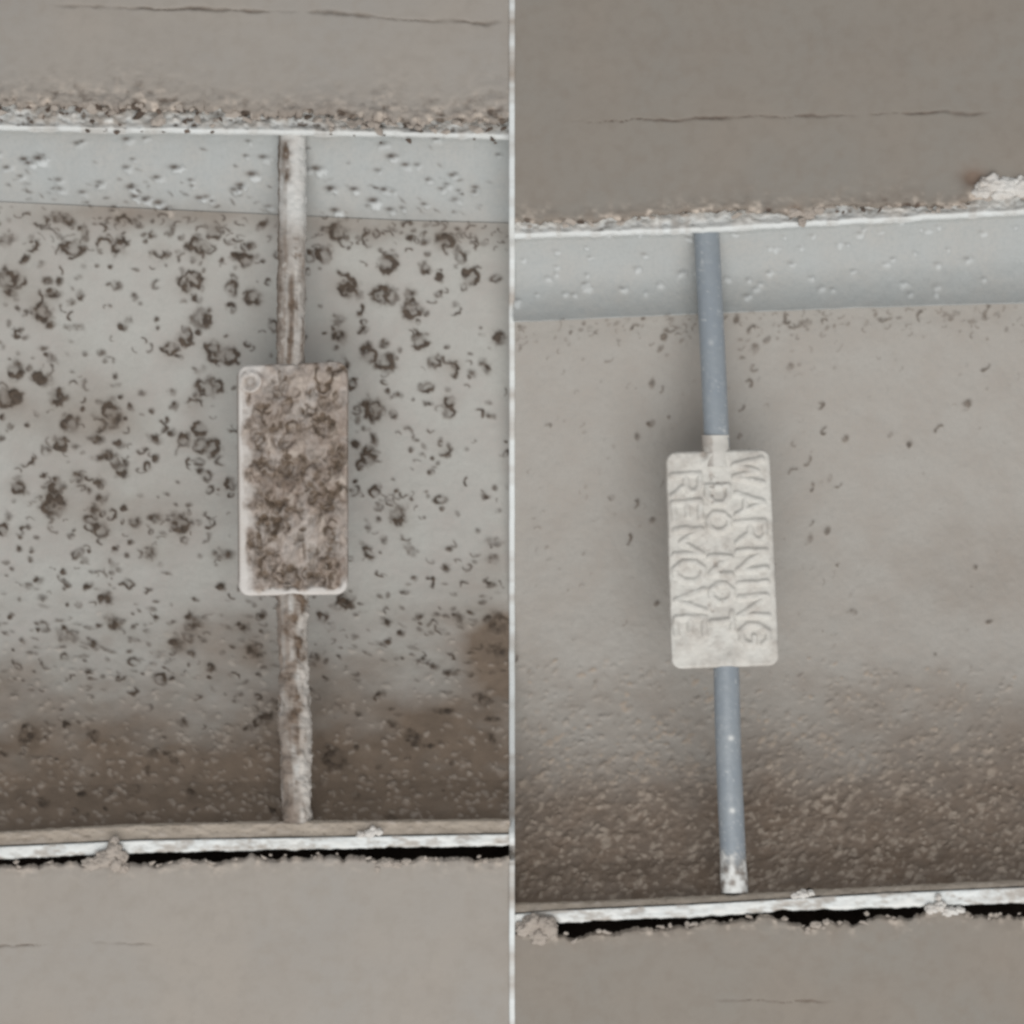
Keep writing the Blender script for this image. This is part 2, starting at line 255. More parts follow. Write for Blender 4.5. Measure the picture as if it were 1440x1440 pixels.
# ---------------------------------------------------------------- builders
def P(u, v, d):
    k = (D+d)/D
    return np.stack([(u-720)*k*S, d*S+0*u, (720-v)*k*S], -1)
def link(name, me, mat, parent=None):
    me.materials.append(mat); o = bpy.data.objects.new(name, me); C.objects.link(o)
    if parent is not None:
        o.parent = parent; o.matrix_parent_inverse = parent.matrix_world.inverted()
    return o
def thing(name, label, cat, base, group=None):
    o = bpy.data.objects.new(name, None); C.objects.link(o); o.location = P(np.array(float(base[0])), np.array(float(base[1])), float(base[2])).tolist()
    o.empty_display_size = .01; o['label'] = label; o['category'] = cat
    if group: o['group'] = group
    bpy.context.view_layer.update(); return o
def grid_mesh(name, pts, attrs=None, close=False):
    n, m = pts.shape[:2]; me = bpy.data.meshes.new(name)
    idx = np.arange(n*m).reshape(n, m)
    q = np.stack([idx[:-1, :-1], idx[1:, :-1], idx[1:, 1:], idx[:-1, 1:]], -1).reshape(-1, 4)
    if close:
        q2 = np.stack([idx[:-1, -1], idx[1:, -1], idx[1:, 0], idx[:-1, 0]], -1); q = np.concatenate([q, q2])
    me.vertices.add(n*m); me.vertices.foreach_set('co', pts.reshape(-1).astype(np.float32))
    me.loops.add(q.size); me.loops.foreach_set('vertex_index', q.reshape(-1).astype(np.int32))
    me.polygons.add(len(q)); me.polygons.foreach_set('loop_start', (np.arange(len(q))*4).astype(np.int32))
    me.update(calc_edges=True); me.polygons.foreach_set('use_smooth', np.ones(len(q), bool))
    for k, a in (attrs or {}).items():
        at = me.attributes.new(k, 'FLOAT', 'POINT'); at.data.foreach_set('value', a.reshape(-1).astype(np.float32))
    me.validate(); me.update(); return me
def displaced(base, h):
    """push the grid out along its own normal"""
    du = np.gradient(base, axis=1); dt = np.gradient(base, axis=0)
    n = np.cross(du, dt); n /= np.linalg.norm(n, axis=-1, keepdims=True)+1e-20
    n *= np.where(n[..., 1:2] > 0, -1, 1)
    return base+n*(h*S)[..., None]
def strip(name, u0, u1, rows, mat, parent, step=1.7, hs=1.0, extra=None, mul=None, field=True):
    """surface swept along x; rows = list of (v-function, depth) down the section"""
    nu = int((u1-u0)/step)+1; u = np.linspace(u0, u1, nu)
    vs = [r[0](u) for r in rows]
    V = []; Dp = []
    for i in range(len(rows)-1):
        ln = np.hypot(np.mean(vs[i+1]-vs[i]), rows[i+1][1]-rows[i][1]); k = max(1, int(ln/step))
        t = np.linspace(0, 1, k, endpoint=(i == len(rows)-2))[:, None]
        V.append(vs[i]*(1-t)+vs[i+1]*t); Dp.append(rows[i][1]*(1-t)+rows[i+1][1]*t+0*u)
    V = np.concatenate(V); Dp = np.concatenate(Dp); Uu = np.broadcast_to(u, V.shape).copy()
    Uj = Uu
    a = {'mould': sample(MO, Uj, V), 'dust': sample(DU, Uj, V), 'grime': sample(GR, Uj, V)} if field else {k: 0*V for k in ('mould', 'dust', 'grime')}
    h = sample(HT, Uj, V)*hs if field else 0*V
    if extra:
        eh, ea = extra(Uu, V); h = h+eh
        for k2 in ea: a[k2] = np.clip(a[k2]+ea[k2], 0, 1.2)
    return link(name, grid_mesh(name, displaced(P(Uu, V, Dp), h), a), mat, parent)
def shift(f, dv): return lambda u: f(u)+dv

# section knots: depth against the fraction of the way from crease to lip
PROF = [(0, 76), (.03, 92), (.1, 128), (.2, 172), (.3, 210), (.4, 238), (.5, 254), (.6, 258), (.68, 246), (.75, 220), (.82, 176), (.88, 128), (.94, 74), (1, 16)]
# smooth the section so the curve has no facets
_t = np.linspace(0, 1, 60); _d = np.interp(_t, *zip(*PROF)); _k = np.hanning(9); _k /= _k.sum()
_ds = np.convolve(np.pad(_d, 4, 'edge'), _k, 'valid'); _ds[0] = 76; _ds[-1] = 16
_ds = np.where(_ds > 76, 76+(_ds-76)*.52, _ds)
def back_rows(vc, vb):
    return [((lambda t: (lambda u: vc(u)*(1-t)+vb(u)*t))(t), d) for t, d in zip(_t, _ds)]

bays = {
 'L': dict(u0=-130, u1=717,
   edge=knots([(-130,143),(0,146),(120,150),(300,156),(420,160),(560,170),(720,172)]),
   lip=knots([(-130,180),(0,184),(360,190),(560,193),(720,197)]),
   crease=knots([(-130,276),(0,284),(300,298),(560,310),(720,314)]),
   lip_in=knots([(-130,1176),(0,1171),(180,1161),(350,1157),(720,1153)]),
   wt=knots([(-130,1193),(0,1189),(200,1180),(440,1176),(720,1171)]),
   wb=knots([(-130,1212),(0,1208),(200,1200),(440,1194),(720,1189)]),
   pt=knots([(-130,1218),(0,1214),(30,1218),(80,1213),(100,1210),(130,1214),(180,1216),(230,1217),(300,1211),(360,1207),(460,1206),(520,1208),(560,1211),(640,1206),(720,1208)])),
 'R': dict(u0=723, u1=1560,
   edge=knots([(722,312),(800,311),(850,308),(900,303),(960,298),(1040,295),(1080,298),(1130,303),(1150,290),(1240,290),(1330,290),(1365,280),(1440,270),(1560,262)]),
   lip=knots([(722,336),(800,334),(980,328),(1120,320),(1240,314),(1440,302),(1560,295)]),
   crease=knots([(722,453),(1020,440),(1200,433),(1440,426),(1560,421)]),
   lip_in=knots([(722,1272),(820,1269),(980,1262),(1240,1248),(1440,1239),(1560,1233)]),
   wt=knots([(722,1284),(780,1279),(980,1270),(1240,1255),(1440,1246),(1560,1240)]),
   wb=knots([(722,1303),(780,1297),(980,1290),(1100,1281),(1300,1275),(1440,1270),(1560,1263)]),
   pt=knots([(722,1310),(760,1308),(800,1318),(860,1311),(900,1307),(960,1302),(1010,1298),(1080,1289),(1125,1300),(1135,1306),(1170,1297),(1200,1298),(1230,1290),(1290,1287),(1320,1279),(1345,1281),(1380,1288),(1440,1289),(1560,1284)])),
}
def ragged(f, amp, seed, sc_=14.):
    return lambda u: f(u)+amp*fbm(u/sc_, u*0+seed*3.3, seed, 4, .65)
def line_groove(pts, w0, depth, fade=None):
    f = knots(pts); a, b = pts[0][0], pts[-1][0]
    def g(u, v):
        wav = f(u)+4.5*fbm(u/38, u*0, 77, 4, .55); w = w0*np.clip(1+1.3*fbm(u/30, u*0+4, 78, 3), .45, 2.2)
        k = np.exp(-((v-wav)/w)**2)*sstep(a-3, a+40, u)*(1-sstep(b-40, b+3, u))
        k *= np.clip(.65+1.1*fbm(u/45, u*0+9, 91, 3), 0, 1.1)
        return k
    return lambda u, v: (-depth*g(u, v), g(u, v))
def rough_edge(fe, up, seed, near=26., dens=1., stains=()):
    """chipped, dirty paint within a few millimetres of a cut edge; up = +1 when the sheet lies above the edge"""
    def g(u, v):
        s = (fe(u)-v)*up
        near_ = near*(1+.5*fbm(u/45, u*0, seed+5, 3))
        k = np.exp(-np.clip(s, 0, None)/np.clip(near_*.4, 4, None))
        n = fbm(u/15, v/10, seed, 4, .55); n2 = fbm(u/11, v/8, seed+9, 3, .55)
        st = sum((np.exp(-((u-a)/ra)**2-((v-b_)/rb)**2)*s_ for a, b_, ra, rb, s_ in stains), 0*u)
        return k*(n*9*dens+1.5)-st*5, {'grime': k*(.35+.6*n)+st, 'dust': np.clip(k*(n2*2.6-.25), 0, 1), 'mould': np.clip(k*(-n*3.2-.3)*dens, 0, .95)}
    return g
def merge(*fs):
    def g(u, v):
        H = 0; A = {}
        for f in fs:
            h, a = f(u, v)
            if not isinstance(a, dict): a = {'mould': a*.8}
            H = H+h
            for k in a: A[k] = A.get(k, 0)+a[k]
        return H, A
    return g
soft = lambda seed: (lambda u, v: (1.0*fbm(u/90, v/70, seed, 2)+.12*fbm(u/7, v/7, seed+2, 3), {'grime': np.clip(.12*fbm(u/120, v/70, seed+4, 3), 0, 1)}))

for key, b in bays.items():
    lf = key == 'L'; u0, u1 = b['u0'], b['u1']
    # painted panel above and below the opening
    pm = m_panelL if lf else m_panelR
    e = ragged(b['edge'], 9 if lf else 5, 5 if lf else 15)
    cr = line_groove([(70, 9), (200, 11), (400, 15), (560, 24), (640, 31), (719, 31)], 2.1, 2.6) if lf else line_groove([(800, 172), (900, 170), (1080, 165), (1160, 164), (1230, 160), (1400, 158)], 1.5, 1.6)
    w = strip('wall', u0, u1, [(lambda u: u*0-110, -14), (shift(e, -5), -14), (e, -8), (shift(e, -1), 14)], pm, None, 1.9, field=False,
              extra=merge(rough_edge(e, 1, 60 if lf else 66, 46 if lf else 22, 1.15 if lf else .7, () if lf else ((1372, 252, 14, 12, 1.), (1364, 246, 20, 14, .5), (1118, 296, 12, 9, .8))), cr, soft(100 if lf else 120)))
    w['kind'] = 'structure'
    e2 = ragged(b['pt'], 9, 25 if lf else 35, 22.)
    lo = (line_groove([(-60, 1329), (0, 1329), (75, 1329)], 1.3, 1.6), line_groove([(120, 1326), (170, 1327), (225, 1328)], 1.5, 1.8)) if lf else (line_groove([(1000, 1408), (1180, 1410)], 1.2, .6),)
    w2 = strip('wall', u0, u1, [(shift(e2, 1), 44), (e2, -4), (shift(e2, 4), -10), (lambda u: u*0+1550, -10)], pm, None, 1.9, field=False,
               extra=merge(rough_edge(e2, -1, 70 if lf else 76, 18, .5), *lo, soft(140 if lf else 160)))
    w2['kind'] = 'structure'
    # the outlet
    t = thing('air_outlet', 'soiled pale outlet opening on the left, its curved back wall covered in dark mould rings' if lf else 'washed pale outlet opening on the right, its curved back wall nearly free of mould',
              'air outlet', ((u0+u1)/2, b['wb'](np.array(400. if lf else 1100.)), 20), 'recessed air outlets')
    eb = b['edge']
    def rimx(u, v, lf=lf, b=b):
        n = fbm(u/13, v/7, 200 if lf else 210, 4, .6); fade = 1-sstep(b['lip'](u)-14, b['lip'](u)-4, v)
        k = 1. if lf else .7
        bl = np.clip(fbm(u/24, u*0, 230 if lf else 240, 3)*3-.55, 0, 1)
        return n*5*fade*k-1.5*bl, {'mould': np.clip((-n*2.5-.55), 0, .9)*k*(fade+.3), 'grime': np.clip(fade*(.25+n)+.12, 0, .7)*k+.3*bl, 'dust': np.clip(n*2-.3, 0, 1)*fade}
    lp = ragged(b['lip'], 1.6, 45, 30.)
    strip('upper_rim', u0, u1, [(shift(eb, -30), 9), (shift(lp, -14), 2), (shift(lp, -7), -2), (shift(lp, -2), 2), (lp, 8), (shift(lp, -1), 32)], m_rim, t, 1.8, .3, rimx, field=False)
    strip('throat', u0, u1, [(shift(lp, -4), 30), (shift(lp, 5), 31)]+[((lambda t: (lambda u: lp(u)*(1-t)+b['crease'](u)*t+5*(1-t)))(t), 31+47*t**1.25) for t in np.linspace(.08, 1, 24)]+[(shift(b['crease'], 3), 82)] if lf else [(shift(lp, -4), 30), (shift(lp, 5), 31)]+[((lambda t: (lambda u: lp(u)*(1-t)+b['crease'](u)*t+5*(1-t)))(t), 31+30*math.sin(t*2.2)-9*t**4) for t in np.linspace(.08, .97, 22)]+[(b['crease'], 46), (shift(b['crease'], 1), 100)], m_throat, t, 1.8)
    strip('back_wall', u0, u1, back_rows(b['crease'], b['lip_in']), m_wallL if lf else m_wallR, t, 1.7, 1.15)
    def lipx(u, v, lf=lf):
        n = fbm(u/12, v/5, 300 if lf else 310, 4, .6)
        return n*2.0, {'dust': np.clip(n*2-.3, 0, .8), 'mould': np.clip(-n*1.6-.6, 0, .5)}
    strip('inner_lip', u0, u1, [(shift(b['lip_in'], 3), 30), (shift(b['lip_in'], -2), 9), (shift(b['lip_in'], 1), 4), (b['wt'], -1)], m_lip, t, 1.8, .2, lipx, field=False)
    def lowx(u, v, lf=lf):
        n = fbm(u/18, v/8, 320 if lf else 330, 4, .6)
        return n*1.8, {'dust': np.clip(n*1.2, 0, 1), 'grime': np.clip(.24-n*1.3+.5*fbm(u/60, u*0, 335, 3), 0, .7), 'mould': np.clip(-n*2-1.0, 0, .5)}
    wbr = ragged(b['wb'], 1.8, 47, 22.)
    strip('lower_rim', u0, u1, [(shift(b['wt'], 1), 6), (shift(b['wt'], 2), -5), (shift(wbr, -3), -6), (wbr, -2), (shift(wbr, -1), 60)], m_rim, t, 1.8, .2, lowx, field=False)
    strip('cavity_shade_back', u0, u1, [(shift(b['wb'], -60), 120), (shift(b['pt'], 60), 120)], m_void, t, 20, 0, field=False)  # closing sheet behind the gap, its shade painted as colour

# ---------------------------------------------------------------- joint between the two outlets
def section(b, u):
    u = np.array(float(u)); pts = [(-100, -14), (float(b['edge'](u)), -14), (float(b['lip'](u))-9, 0), (float(b['lip'](u)), 5), (float(b['lip'](u))+4, 34), (float(b['crease'](u)), 70)]
    vc, vb = float(b['crease'](u)), float(b['lip_in'](u))
    pts += [(vc*(1-t)+vb*t, d) for t, d in zip(_t[1:], _ds[1:])]
    pts += [(float(b['wt'](u)), -4), (float(b['wb'](u)), -4), (float(b['wb'](u))+1, 40), (float(b['pt'](u)), 40), (float(b['pt'](u))+1, -10), (1545, -10)]
    return pts
vv = np.linspace(-100, 1540, 700)
sl = np.interp(vv, *zip(*section(bays['L'], 715))); sr = np.interp(vv, *zip(*section(bays['R'], 725)))
front = np.minimum(sl, sr)-3.5; front = np.convolve(np.pad(front, 3, 'edge'), np.ones(7)/7, 'valid')
front = np.minimum(front, np.minimum(sl, sr)-2)
rows = []
for f_u, dd in ((-4, 300), (-4, None), (-3, -1), (3, -1), (4, None), (4, 300)):
    if dd == 300: d_ = 0*vv+290
    elif dd is None: d_ = front+1
    else: d_ = front
    rows.append(P(720+f_u+.35*fbm(vv/40, vv*0, 5, 3), vv, d_))
pts = np.stack(rows, 1)
zero = {k: np.zeros(pts.shape[:2]) for k in ('mould', 'dust', 'grime')}
zero['grime'] = np.clip(.25+fbm(np.broadcast_to(vv[:, None]/30, pts.shape[:2]), np.zeros(pts.shape[:2]), 8, 4), 0, 1)
jm = grid_mesh('joint_strip', pts, zero); j = link('joint_strip', jm, m_rim)
j['label'] = 'thin dusty upright joint strip where the soiled left outlet meets the washed right one'; j['category'] = 'joint strip'

# ---------------------------------------------------------------- rods and tags
def rod_mesh(name, path, radius, seed, rough=0., attrf=None, seg=40, step=2.0):
    """path: [(v, u, depth)] , radius in units or function(v)"""
    vs = np.arange(path[0][0], path[-1][0]+step, step)
    us = np.interp(vs, [p[0] for p in path], [p[1] for p in path]); ds = np.interp(vs, [p[0] for p in path], [p[2] for p in path])
    th = np.linspace(0, 2*np.pi, seg, endpoint=False)
    TH, VV = np.meshgrid(th, vs)
    ang = (TH-np.pi/2)*radius_mean(radius)             # front of the rod is th = -pi/2
    h = rough*(fbm(ang/8+50, VV/9, seed, 4, .6)*2.4+.9*fbm(ang/9+20, VV/17, seed+3, 3))
    Rr_ = (radius(VV) if callable(radius) else radius)+h
    Up = us[:, None]+Rr_*np.cos(TH); Dp = ds[:, None]+Rr_*np.sin(TH)
    c = P(Up, VV+0*Up, Dp)
    a = {k: np.zeros(VV.shape) for k in ('mould', 'dust', 'grime')}
    if attrf: a.update(attrf(TH, VV, h))
    return grid_mesh(name, c, a, close=True)
def radius_mean(r): return r if not callable(r) else 18.
def tag_mesh(name, corners, d, rad, thick, hf, step=1.0, bulge=None):
    """rounded plate; corners TL TR BR BL; hf(x,y,u,v) -> height, attrs, with x,y in plate units"""
    TL, TR, BR, BL = [np.array(c, float) for c in corners]
    w = np.linalg.norm(TR-TL); h = np.linalg.norm(BL-TL)
    nx, ny = int(w/step), int(h/step); ex = 5
    # grid in concentric-ish form: plain grid with the outline rounded by remapping rows
    s = np.linspace(0, 1, nx); t = np.linspace(0, 1, ny)
    Sx, Ty = np.meshgrid(s, t); X = Sx*w; Y = Ty*h
    inset = np.zeros_like(Y)
    for yy in (Y, h-Y):
        k = np.clip(rad-yy, 0, rad); inset = np.maximum(inset, rad-np.sqrt(np.clip(rad*rad-k*k, 0, None)))
    X = inset+(w-2*inset)*Sx
    uv = (TL[None, None]*((1-X/w)*(1-Ty))[..., None]+TR*((X/w)*(1-Ty))[..., None]+BR*((X/w)*Ty)[..., None]+BL*((1-X/w)*Ty)[..., None])
    edge = np.minimum(np.minimum(X-inset, w-inset-X), np.minimum(Y, h-Y))
    round_ = -4.5*(1-np.sqrt(np.clip(1-(1-np.clip(edge/4.5, 0, 1))**2, 0, 1)))
    hh, a = hf(X, Y, edge, w, h)
    fade = sstep(0, 3, edge)
    top = P(uv[..., 0], uv[..., 1], d-(round_+hh*fade))
    # skirt rows and columns running back
    def back(p, k): q = p.copy(); q[..., 1] += k*S; return q
    full = np.concatenate([back(top[:1], thick), top, back(top[-1:], thick)], 0)
    full = np.concatenate([back(full[:, :1], thick), full, back(full[:, -1:], thick)], 1)
    A = {}
    for k2 in ('mould', 'dust', 'grime'):
        v_ = a.get(k2, np.zeros_like(X)); A[k2] = np.pad(v_, 1, 'edge')
    # back plate rows collapse: keep corners clean by clamping depth
    full[..., 1] = np.minimum(full[..., 1], (d+thick)*S)
    return grid_mesh(name, full, A)

F = {'W': [[(0,1),(.25,0),(.5,.8),(.75,0),(1,1)]], 'A': [[(0,0),(.5,1),(1,0)],[(.2,.35),(.8,.35)]], 'R': [[(0,0),(0,1),(.6,1),(.85,.85),(.85,.65),(.6,.5),(0,.5)],[(.5,.5),(.95,0)]],
     'N': [[(0,0),(0,1),(.9,0),(.9,1)]], 'I': [[(.4,0),(.4,1)]], 'G': [[(.9,.8),(.65,1),(.3,1),(0,.7),(0,.3),(.3,0),(.65,0),(.9,.2),(.9,.45),(.55,.45)]],
     'D': [[(0,0),(0,1),(.5,1),(.85,.75),(.85,.25),(.5,0),(0,0)]], 'O': [[(.3,0),(0,.3),(0,.7),(.3,1),(.65,1),(.92,.7),(.92,.3),(.65,0),(.3,0)]], 'T': [[(0,1),(.9,1)],[(.45,1),(.45,0)]],
     'E': [[(.8,0),(0,0),(0,1),(.8,1)],[(0,.5),(.65,.5)]], 'M': [[(0,0),(0,1),(.5,.25),(1,1),(1,0)]], 'V': [[(0,1),(.5,0),(1,1)]]}
def lettering(X, Y, lines, sw):
    """raised strokes; each line (text, x_low, x_high, y_start, pitch, width): reads downwards, letter tops to the right"""
    best = np.full(X.shape, 1e9)
    for (txt, xl, xh, ys, pitch, wd) in lines:
        y = ys
        for ch in txt:
            if ch == ' ': y += pitch*.55; continue
            cw = wd*(.45 if ch == 'I' else 1.2 if ch in 'WM' else 1)
            for pl in F[ch]:
                for (a, b2) in zip(pl[:-1], pl[1:]):
                    p = np.array([xl+a[1]*(xh-xl), y+a[0]*cw]); q = np.array([xl+b2[1]*(xh-xl), y+b2[0]*cw]); e_ = q-p; L2 = e_@e_
                    tt = np.clip(((X-p[0])*e_[0]+(Y-p[1])*e_[1])/L2, 0, 1)
                    best = np.minimum(best, np.hypot(X-p[0]-tt*e_[0], Y-p[1]-tt*e_[1]))
            y += pitch*(.6 if ch == 'I' else 1.2 if ch in 'WM' else 1)
    return 1-sstep(sw*.3, sw*1.4, best)

# left rod, soiled, with its mould-covered tag
tl = thing('safety_rod', 'soiled upright rod carrying a rounded tag caked in brown mould, in the left opening', 'safety rod', (412, 1155, 22), 'upright safety rods')
def aL1(TH, VV, h):
    side = np.cos(TH)                                  # +1 right, -1 left
    n = fbm(TH*2.6, VV/12, 400, 4, .6); n2 = fbm(TH*3, VV/45, 404, 3)
    low = sstep(290, 360, VV)
    m = np.clip(np.exp(-((side+.45)/.35)**2)*(sstep(190, 205, VV)*(1-sstep(250, 262, VV)))*(.7+n*1.4), 0, 1)
    m += low*np.clip(np.exp(-((side-.1)/.28)**2)*(.55+n2*1.5+n*.5)*sstep(370, 400, VV), 0, .9)
    m += np.clip(-n*2.6-.5, 0, .8)*low+.8*(side < -.9)  # last term paints a shade line down the rod's left edge
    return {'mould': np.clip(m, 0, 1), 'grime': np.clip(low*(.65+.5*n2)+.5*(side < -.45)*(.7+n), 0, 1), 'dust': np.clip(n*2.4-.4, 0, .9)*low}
def aL2(TH, VV, h):
    side = np.cos(TH); n = fbm(TH*2.6, VV/10, 420, 4, .6); n2 = fbm(TH*3, VV/40, 424, 3)
    core = np.exp(-((side+.02+.9*fbm(VV/34, VV*0, 431, 3))/.4)**2)*(1-.75*sstep(990, 1090, VV))
    m = np.clip(core*(.65+n*2.2), 0, 1)+np.clip(-n*2.4-.75, 0, .5)
    return {'mould': np.clip(m*1.15, 0, 1), 'grime': np.clip(core*.8+.5+.5*n2+.4*sstep(1110, 1150, VV)+.35*(side < -.3), 0, 1), 'dust': np.clip((side > .3)*(.5+n), 0, .8)}  # grimy core; darker left and paler right flank are painted side light
link('rod', rod_mesh('rod', [(178, 411, 24), (300, 411, 24), (512, 408, 24), (525, 408, 24)], lambda v: 19.5+0*v, 81, 1.1, aL1), m_rodL, tl)
link('rod', rod_mesh('rod', [(822, 411, 26), (900, 412, 26), (1080, 416, 24), (1158, 418, 22)], lambda v: 21.5+1.5*np.sin(v/31), 85, 2.1, aL2), m_rodL, tl)
_keep = (MO, HT); MO = np.zeros_like(MO); HT = np.zeros_like(HT)      # a fresh pair of fields for the growth on this tag
for i in range(170):
    spot(random.uniform(345, 486), random.uniform(512, 832), random.uniform(5, 15), random.choice([R_, A_, A_, B_]), random.uniform(1, 1.8), random.uniform(.9, 2.2), random.uniform(.45, .95), 2.2)
for (a, b2, r2, k2, x2) in [(455,600,17,R_,1.1),(440,604,6,B_,1),(403,622,8,B_,1.2),(452,700,15,R_,1.4),(470,692,6,B_,1),(395,705,9,B_,1.3),(475,655,12,B_,1),(380,735,17,R_,1),(426,742,8,B_,.7),(404,742,7,B_,.7),(470,790,14,B_,1),(455,545,9,R_,1.4),(345,575,6,B_,1),(365,570,8,B_,1.3),(405,640,6,B_,1.5)]:
    spot(a, b2, r2, k2, x2, 1.2 if x2 < 1 else .2, 1.1, 3)
TM, TH_ = MO, HT; MO, HT = _keep
def hfL(X, Y, edge, w, h):
    U_, V_ = X+333, Y+510
    n = fbm(X/15, Y/22, 440, 3, .5); n2 = fbm(X/7, Y/10, 445, 2, .5); big_ = fbm(X/50, Y/60, 448, 2)
    rim = (1-sstep(5, 12, edge+n*6))*np.maximum(1-sstep(.15, .3, X/w), sstep(.82, .97, Y/h))*(1-sstep(.88, .97, X/w)*(1-sstep(.9, .97, Y/h)))
    rim = np.maximum(rim, (1-sstep(8, 20, X+n*8))*sstep(.45, .6, Y/h))
    rim = np.maximum(rim, .7*(1-sstep(10, 22, X+n*16))*sstep(.05, .12, Y/h))
    tex = 1-rim
    m = np.clip(sample(TM, U_, V_)*(.9+n*.8)+np.clip(-n*1.9-.32, 0, .6), 0, 1)*tex
    m = np.maximum(m, .8*np.exp(-(X/2.5)**2)*(1-sstep(.9, 1, Y/h)))  # thin shade line painted down the tag's left edge
    boss = np.hypot(X-19, Y-24); m = np.where(boss < 17, m*.3+.5*np.exp(-((boss-6)/3)**2), m)
    ht = tex*(n*5+n2*2.5-sample(TH_, U_, V_)*.9)+3.5*np.exp(-((boss-13)/4)**2)
    ht += 5*np.exp(-((X-74)/17)**2)*(1-sstep(14, 46, Y))+5*np.exp(-((X-78)/18)**2)*sstep(h-46, h-12, Y)
    g = np.clip(tex*(.7+.6*n+.3*big_), 0, 1); g = np.where(boss < 15, g*.3, g)
    return ht, {'mould': np.clip(m, 0, 1), 'grime': g, 'dust': np.clip(n*1.6-.2, 0, .8)*tex}
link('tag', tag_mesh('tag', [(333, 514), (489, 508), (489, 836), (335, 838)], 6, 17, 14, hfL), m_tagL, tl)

# right rod, washed
tr = thing('safety_rod', 'clean blue-grey upright rod with an off-white embossed warning tag, in the right opening', 'safety rod', (1032, 1250, 22), 'upright safety rods')
def aR(TH, VV, h):
    n = fbm(TH*2.4, VV/9, 460, 3, .5)
    crust = sstep(1200, 1226, VV+n*22+12*np.abs(np.cos(TH)))
    d_ = np.clip(fbm(TH*4, VV/5, 463, 3, .6)*3-1.35, 0, 1)*.45+np.clip(n-.2, 0, 1)*.25
    for (a, b2) in ((1038, .25), (1140, .1), (482, -.1)): d_ += (1. if a > 900 else .35)*np.exp(-((VV-a)/3.5)**2-((np.cos(TH)-b2)/.2)**2)*(np.sin(TH) < 0)  # small pale specks on the front of the rod
    return {'dust': np.clip(d_+crust*(.55+n), 0, 1), 'grime': crust*.8, 'mould': np.clip(crust*(-n*1.6-.2), 0, .5)}
def rR(v): return 18.2+1.2*sstep(1205, 1235, v)
link('rod', rod_mesh('rod', [(318, 993, 24), (470, 1001, 24), (620, 1008, 24), (642, 1009, 24)], lambda v: 17.8+0*v, 91, .12, aR), m_rod, tr)
link('rod', rod_mesh('rod', [(924, 1021, 24), (1050, 1024, 24), (1160, 1029, 24), (1256, 1033, 22)], rR, 95, .2, aR), m_rod, tr)
def neck(TH, VV, h):
    n = fbm(TH*5, VV/9, 470, 3); side = np.cos(TH)
    return {'grime': np.clip((side < -.3)*(.8+n), 0, 1)+0, 'mould': 0*n, 'dust': np.clip(n, 0, 1)}  # left flank darkened: shade of the sleeve put into its colour
link('tag_sleeve', rod_mesh('tag_sleeve', [(612, 1006, 24), (655, 1008, 20)], lambda v: 19.4+.5*np.sin(v/5), 99, .35, neck), m_tag, tr)
def hfR(X, Y, edge, w, h):
    n = fbm(X/16, Y/16, 480, 4); n2 = fbm(X/6, Y/7, 484, 3)
    wx = 2.2*fbm(X/22, Y/22, 520, 2); wy = 2.2*fbm(X/22, Y/22, 530, 2)
    T = lettering(X+wx, Y+wy, [('WARNING', 96, 134, 13, 40.5, 29), ('DO NOT', 57, 86, 50, 39, 27), ('REMOVE', 9, 47, 33, 38.5, 29)], 4.6)*np.clip(1+.6*fbm(X/20, Y/20, 540, 3), .5, 1.2)
    ht = T*3.6+n*1.6+n2*.35+5.5*np.exp(-((X-67)/17)**2)*(1-sstep(6, 34, Y))+5*np.exp(-((X-76)/16)**2)*sstep(h-30, h-6, Y)
    notch = np.exp(-((X-54)/5)**2)*(1-sstep(4, 16, Y))
    ht -= 5*notch
    g = np.clip(.12+n*.6+.25*n2, 0, .6)+.9*notch
    pit = np.clip(fbm(X/9, Y/9, 488, 3)*2.4-1.0, 0, .5)*np.exp(-((X-66)/18)**2)
    side = np.exp(-(X/2.2)**2)*.25  # faint painted shade along the left edge of the plate
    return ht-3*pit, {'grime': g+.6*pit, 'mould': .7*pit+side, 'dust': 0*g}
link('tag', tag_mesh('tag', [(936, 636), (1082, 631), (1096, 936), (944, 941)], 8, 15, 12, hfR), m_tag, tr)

# ---------------------------------------------------------------- crumbs and plaster chunks
ICO = None
def ico():
    global ICO
    if ICO is None:
        import bmesh
        b = bmesh.new(); bmesh.ops.create_icosphere(b, subdivisions=1, radius=1); b.verts.ensure_lookup_table()
        ICO = (np.array([v.co[:] for v in b.verts]), np.array([[v.index for v in f.verts] for f in b.faces])); b.free()
    return ICO
def crumbs(name, items, mat, parent=None):
    bv, bf = ico(); V = []; Fc = []
    for k, (u, v, d, r, ax, an) in enumerate(items):
        q = bv*np.array([ax, .7, 1])*(1+.38*rng.standard_normal((len(bv), 1)))
        ca, sa = math.cos(an), math.sin(an)
        x = q[:, 0]*ca+q[:, 2]*sa; z = -q[:, 0]*sa+q[:, 2]*ca
        V.append(P(u+x*r, v-z*r, d+q[:, 1]*r)); Fc.append(bf+len(bv)*k)
    me = bpy.data.meshes.new(name); me.from_pydata(np.concatenate(V).tolist(), [], np.concatenate(Fc).tolist())
    o = link(name, me, mat, parent); o['kind'] = 'stuff'; return o
def scatter(f, u0, u1, n, spread, d, rmin, rmax, off=0):
    out = []
    for i in range(n):
        c = random.uniform(u0, u1); u = random.gauss(c, 3)
        out.append((u, float(f(np.array(u)))+off+random.gauss(0, spread), d+random.uniform(-2, 2), random.uniform(rmin, rmax)*random.choice([1, 1, .6]), random.uniform(1, 2.2), random.uniform(-.7, .7)))
    return out
bl, br = bays['L'], bays['R']
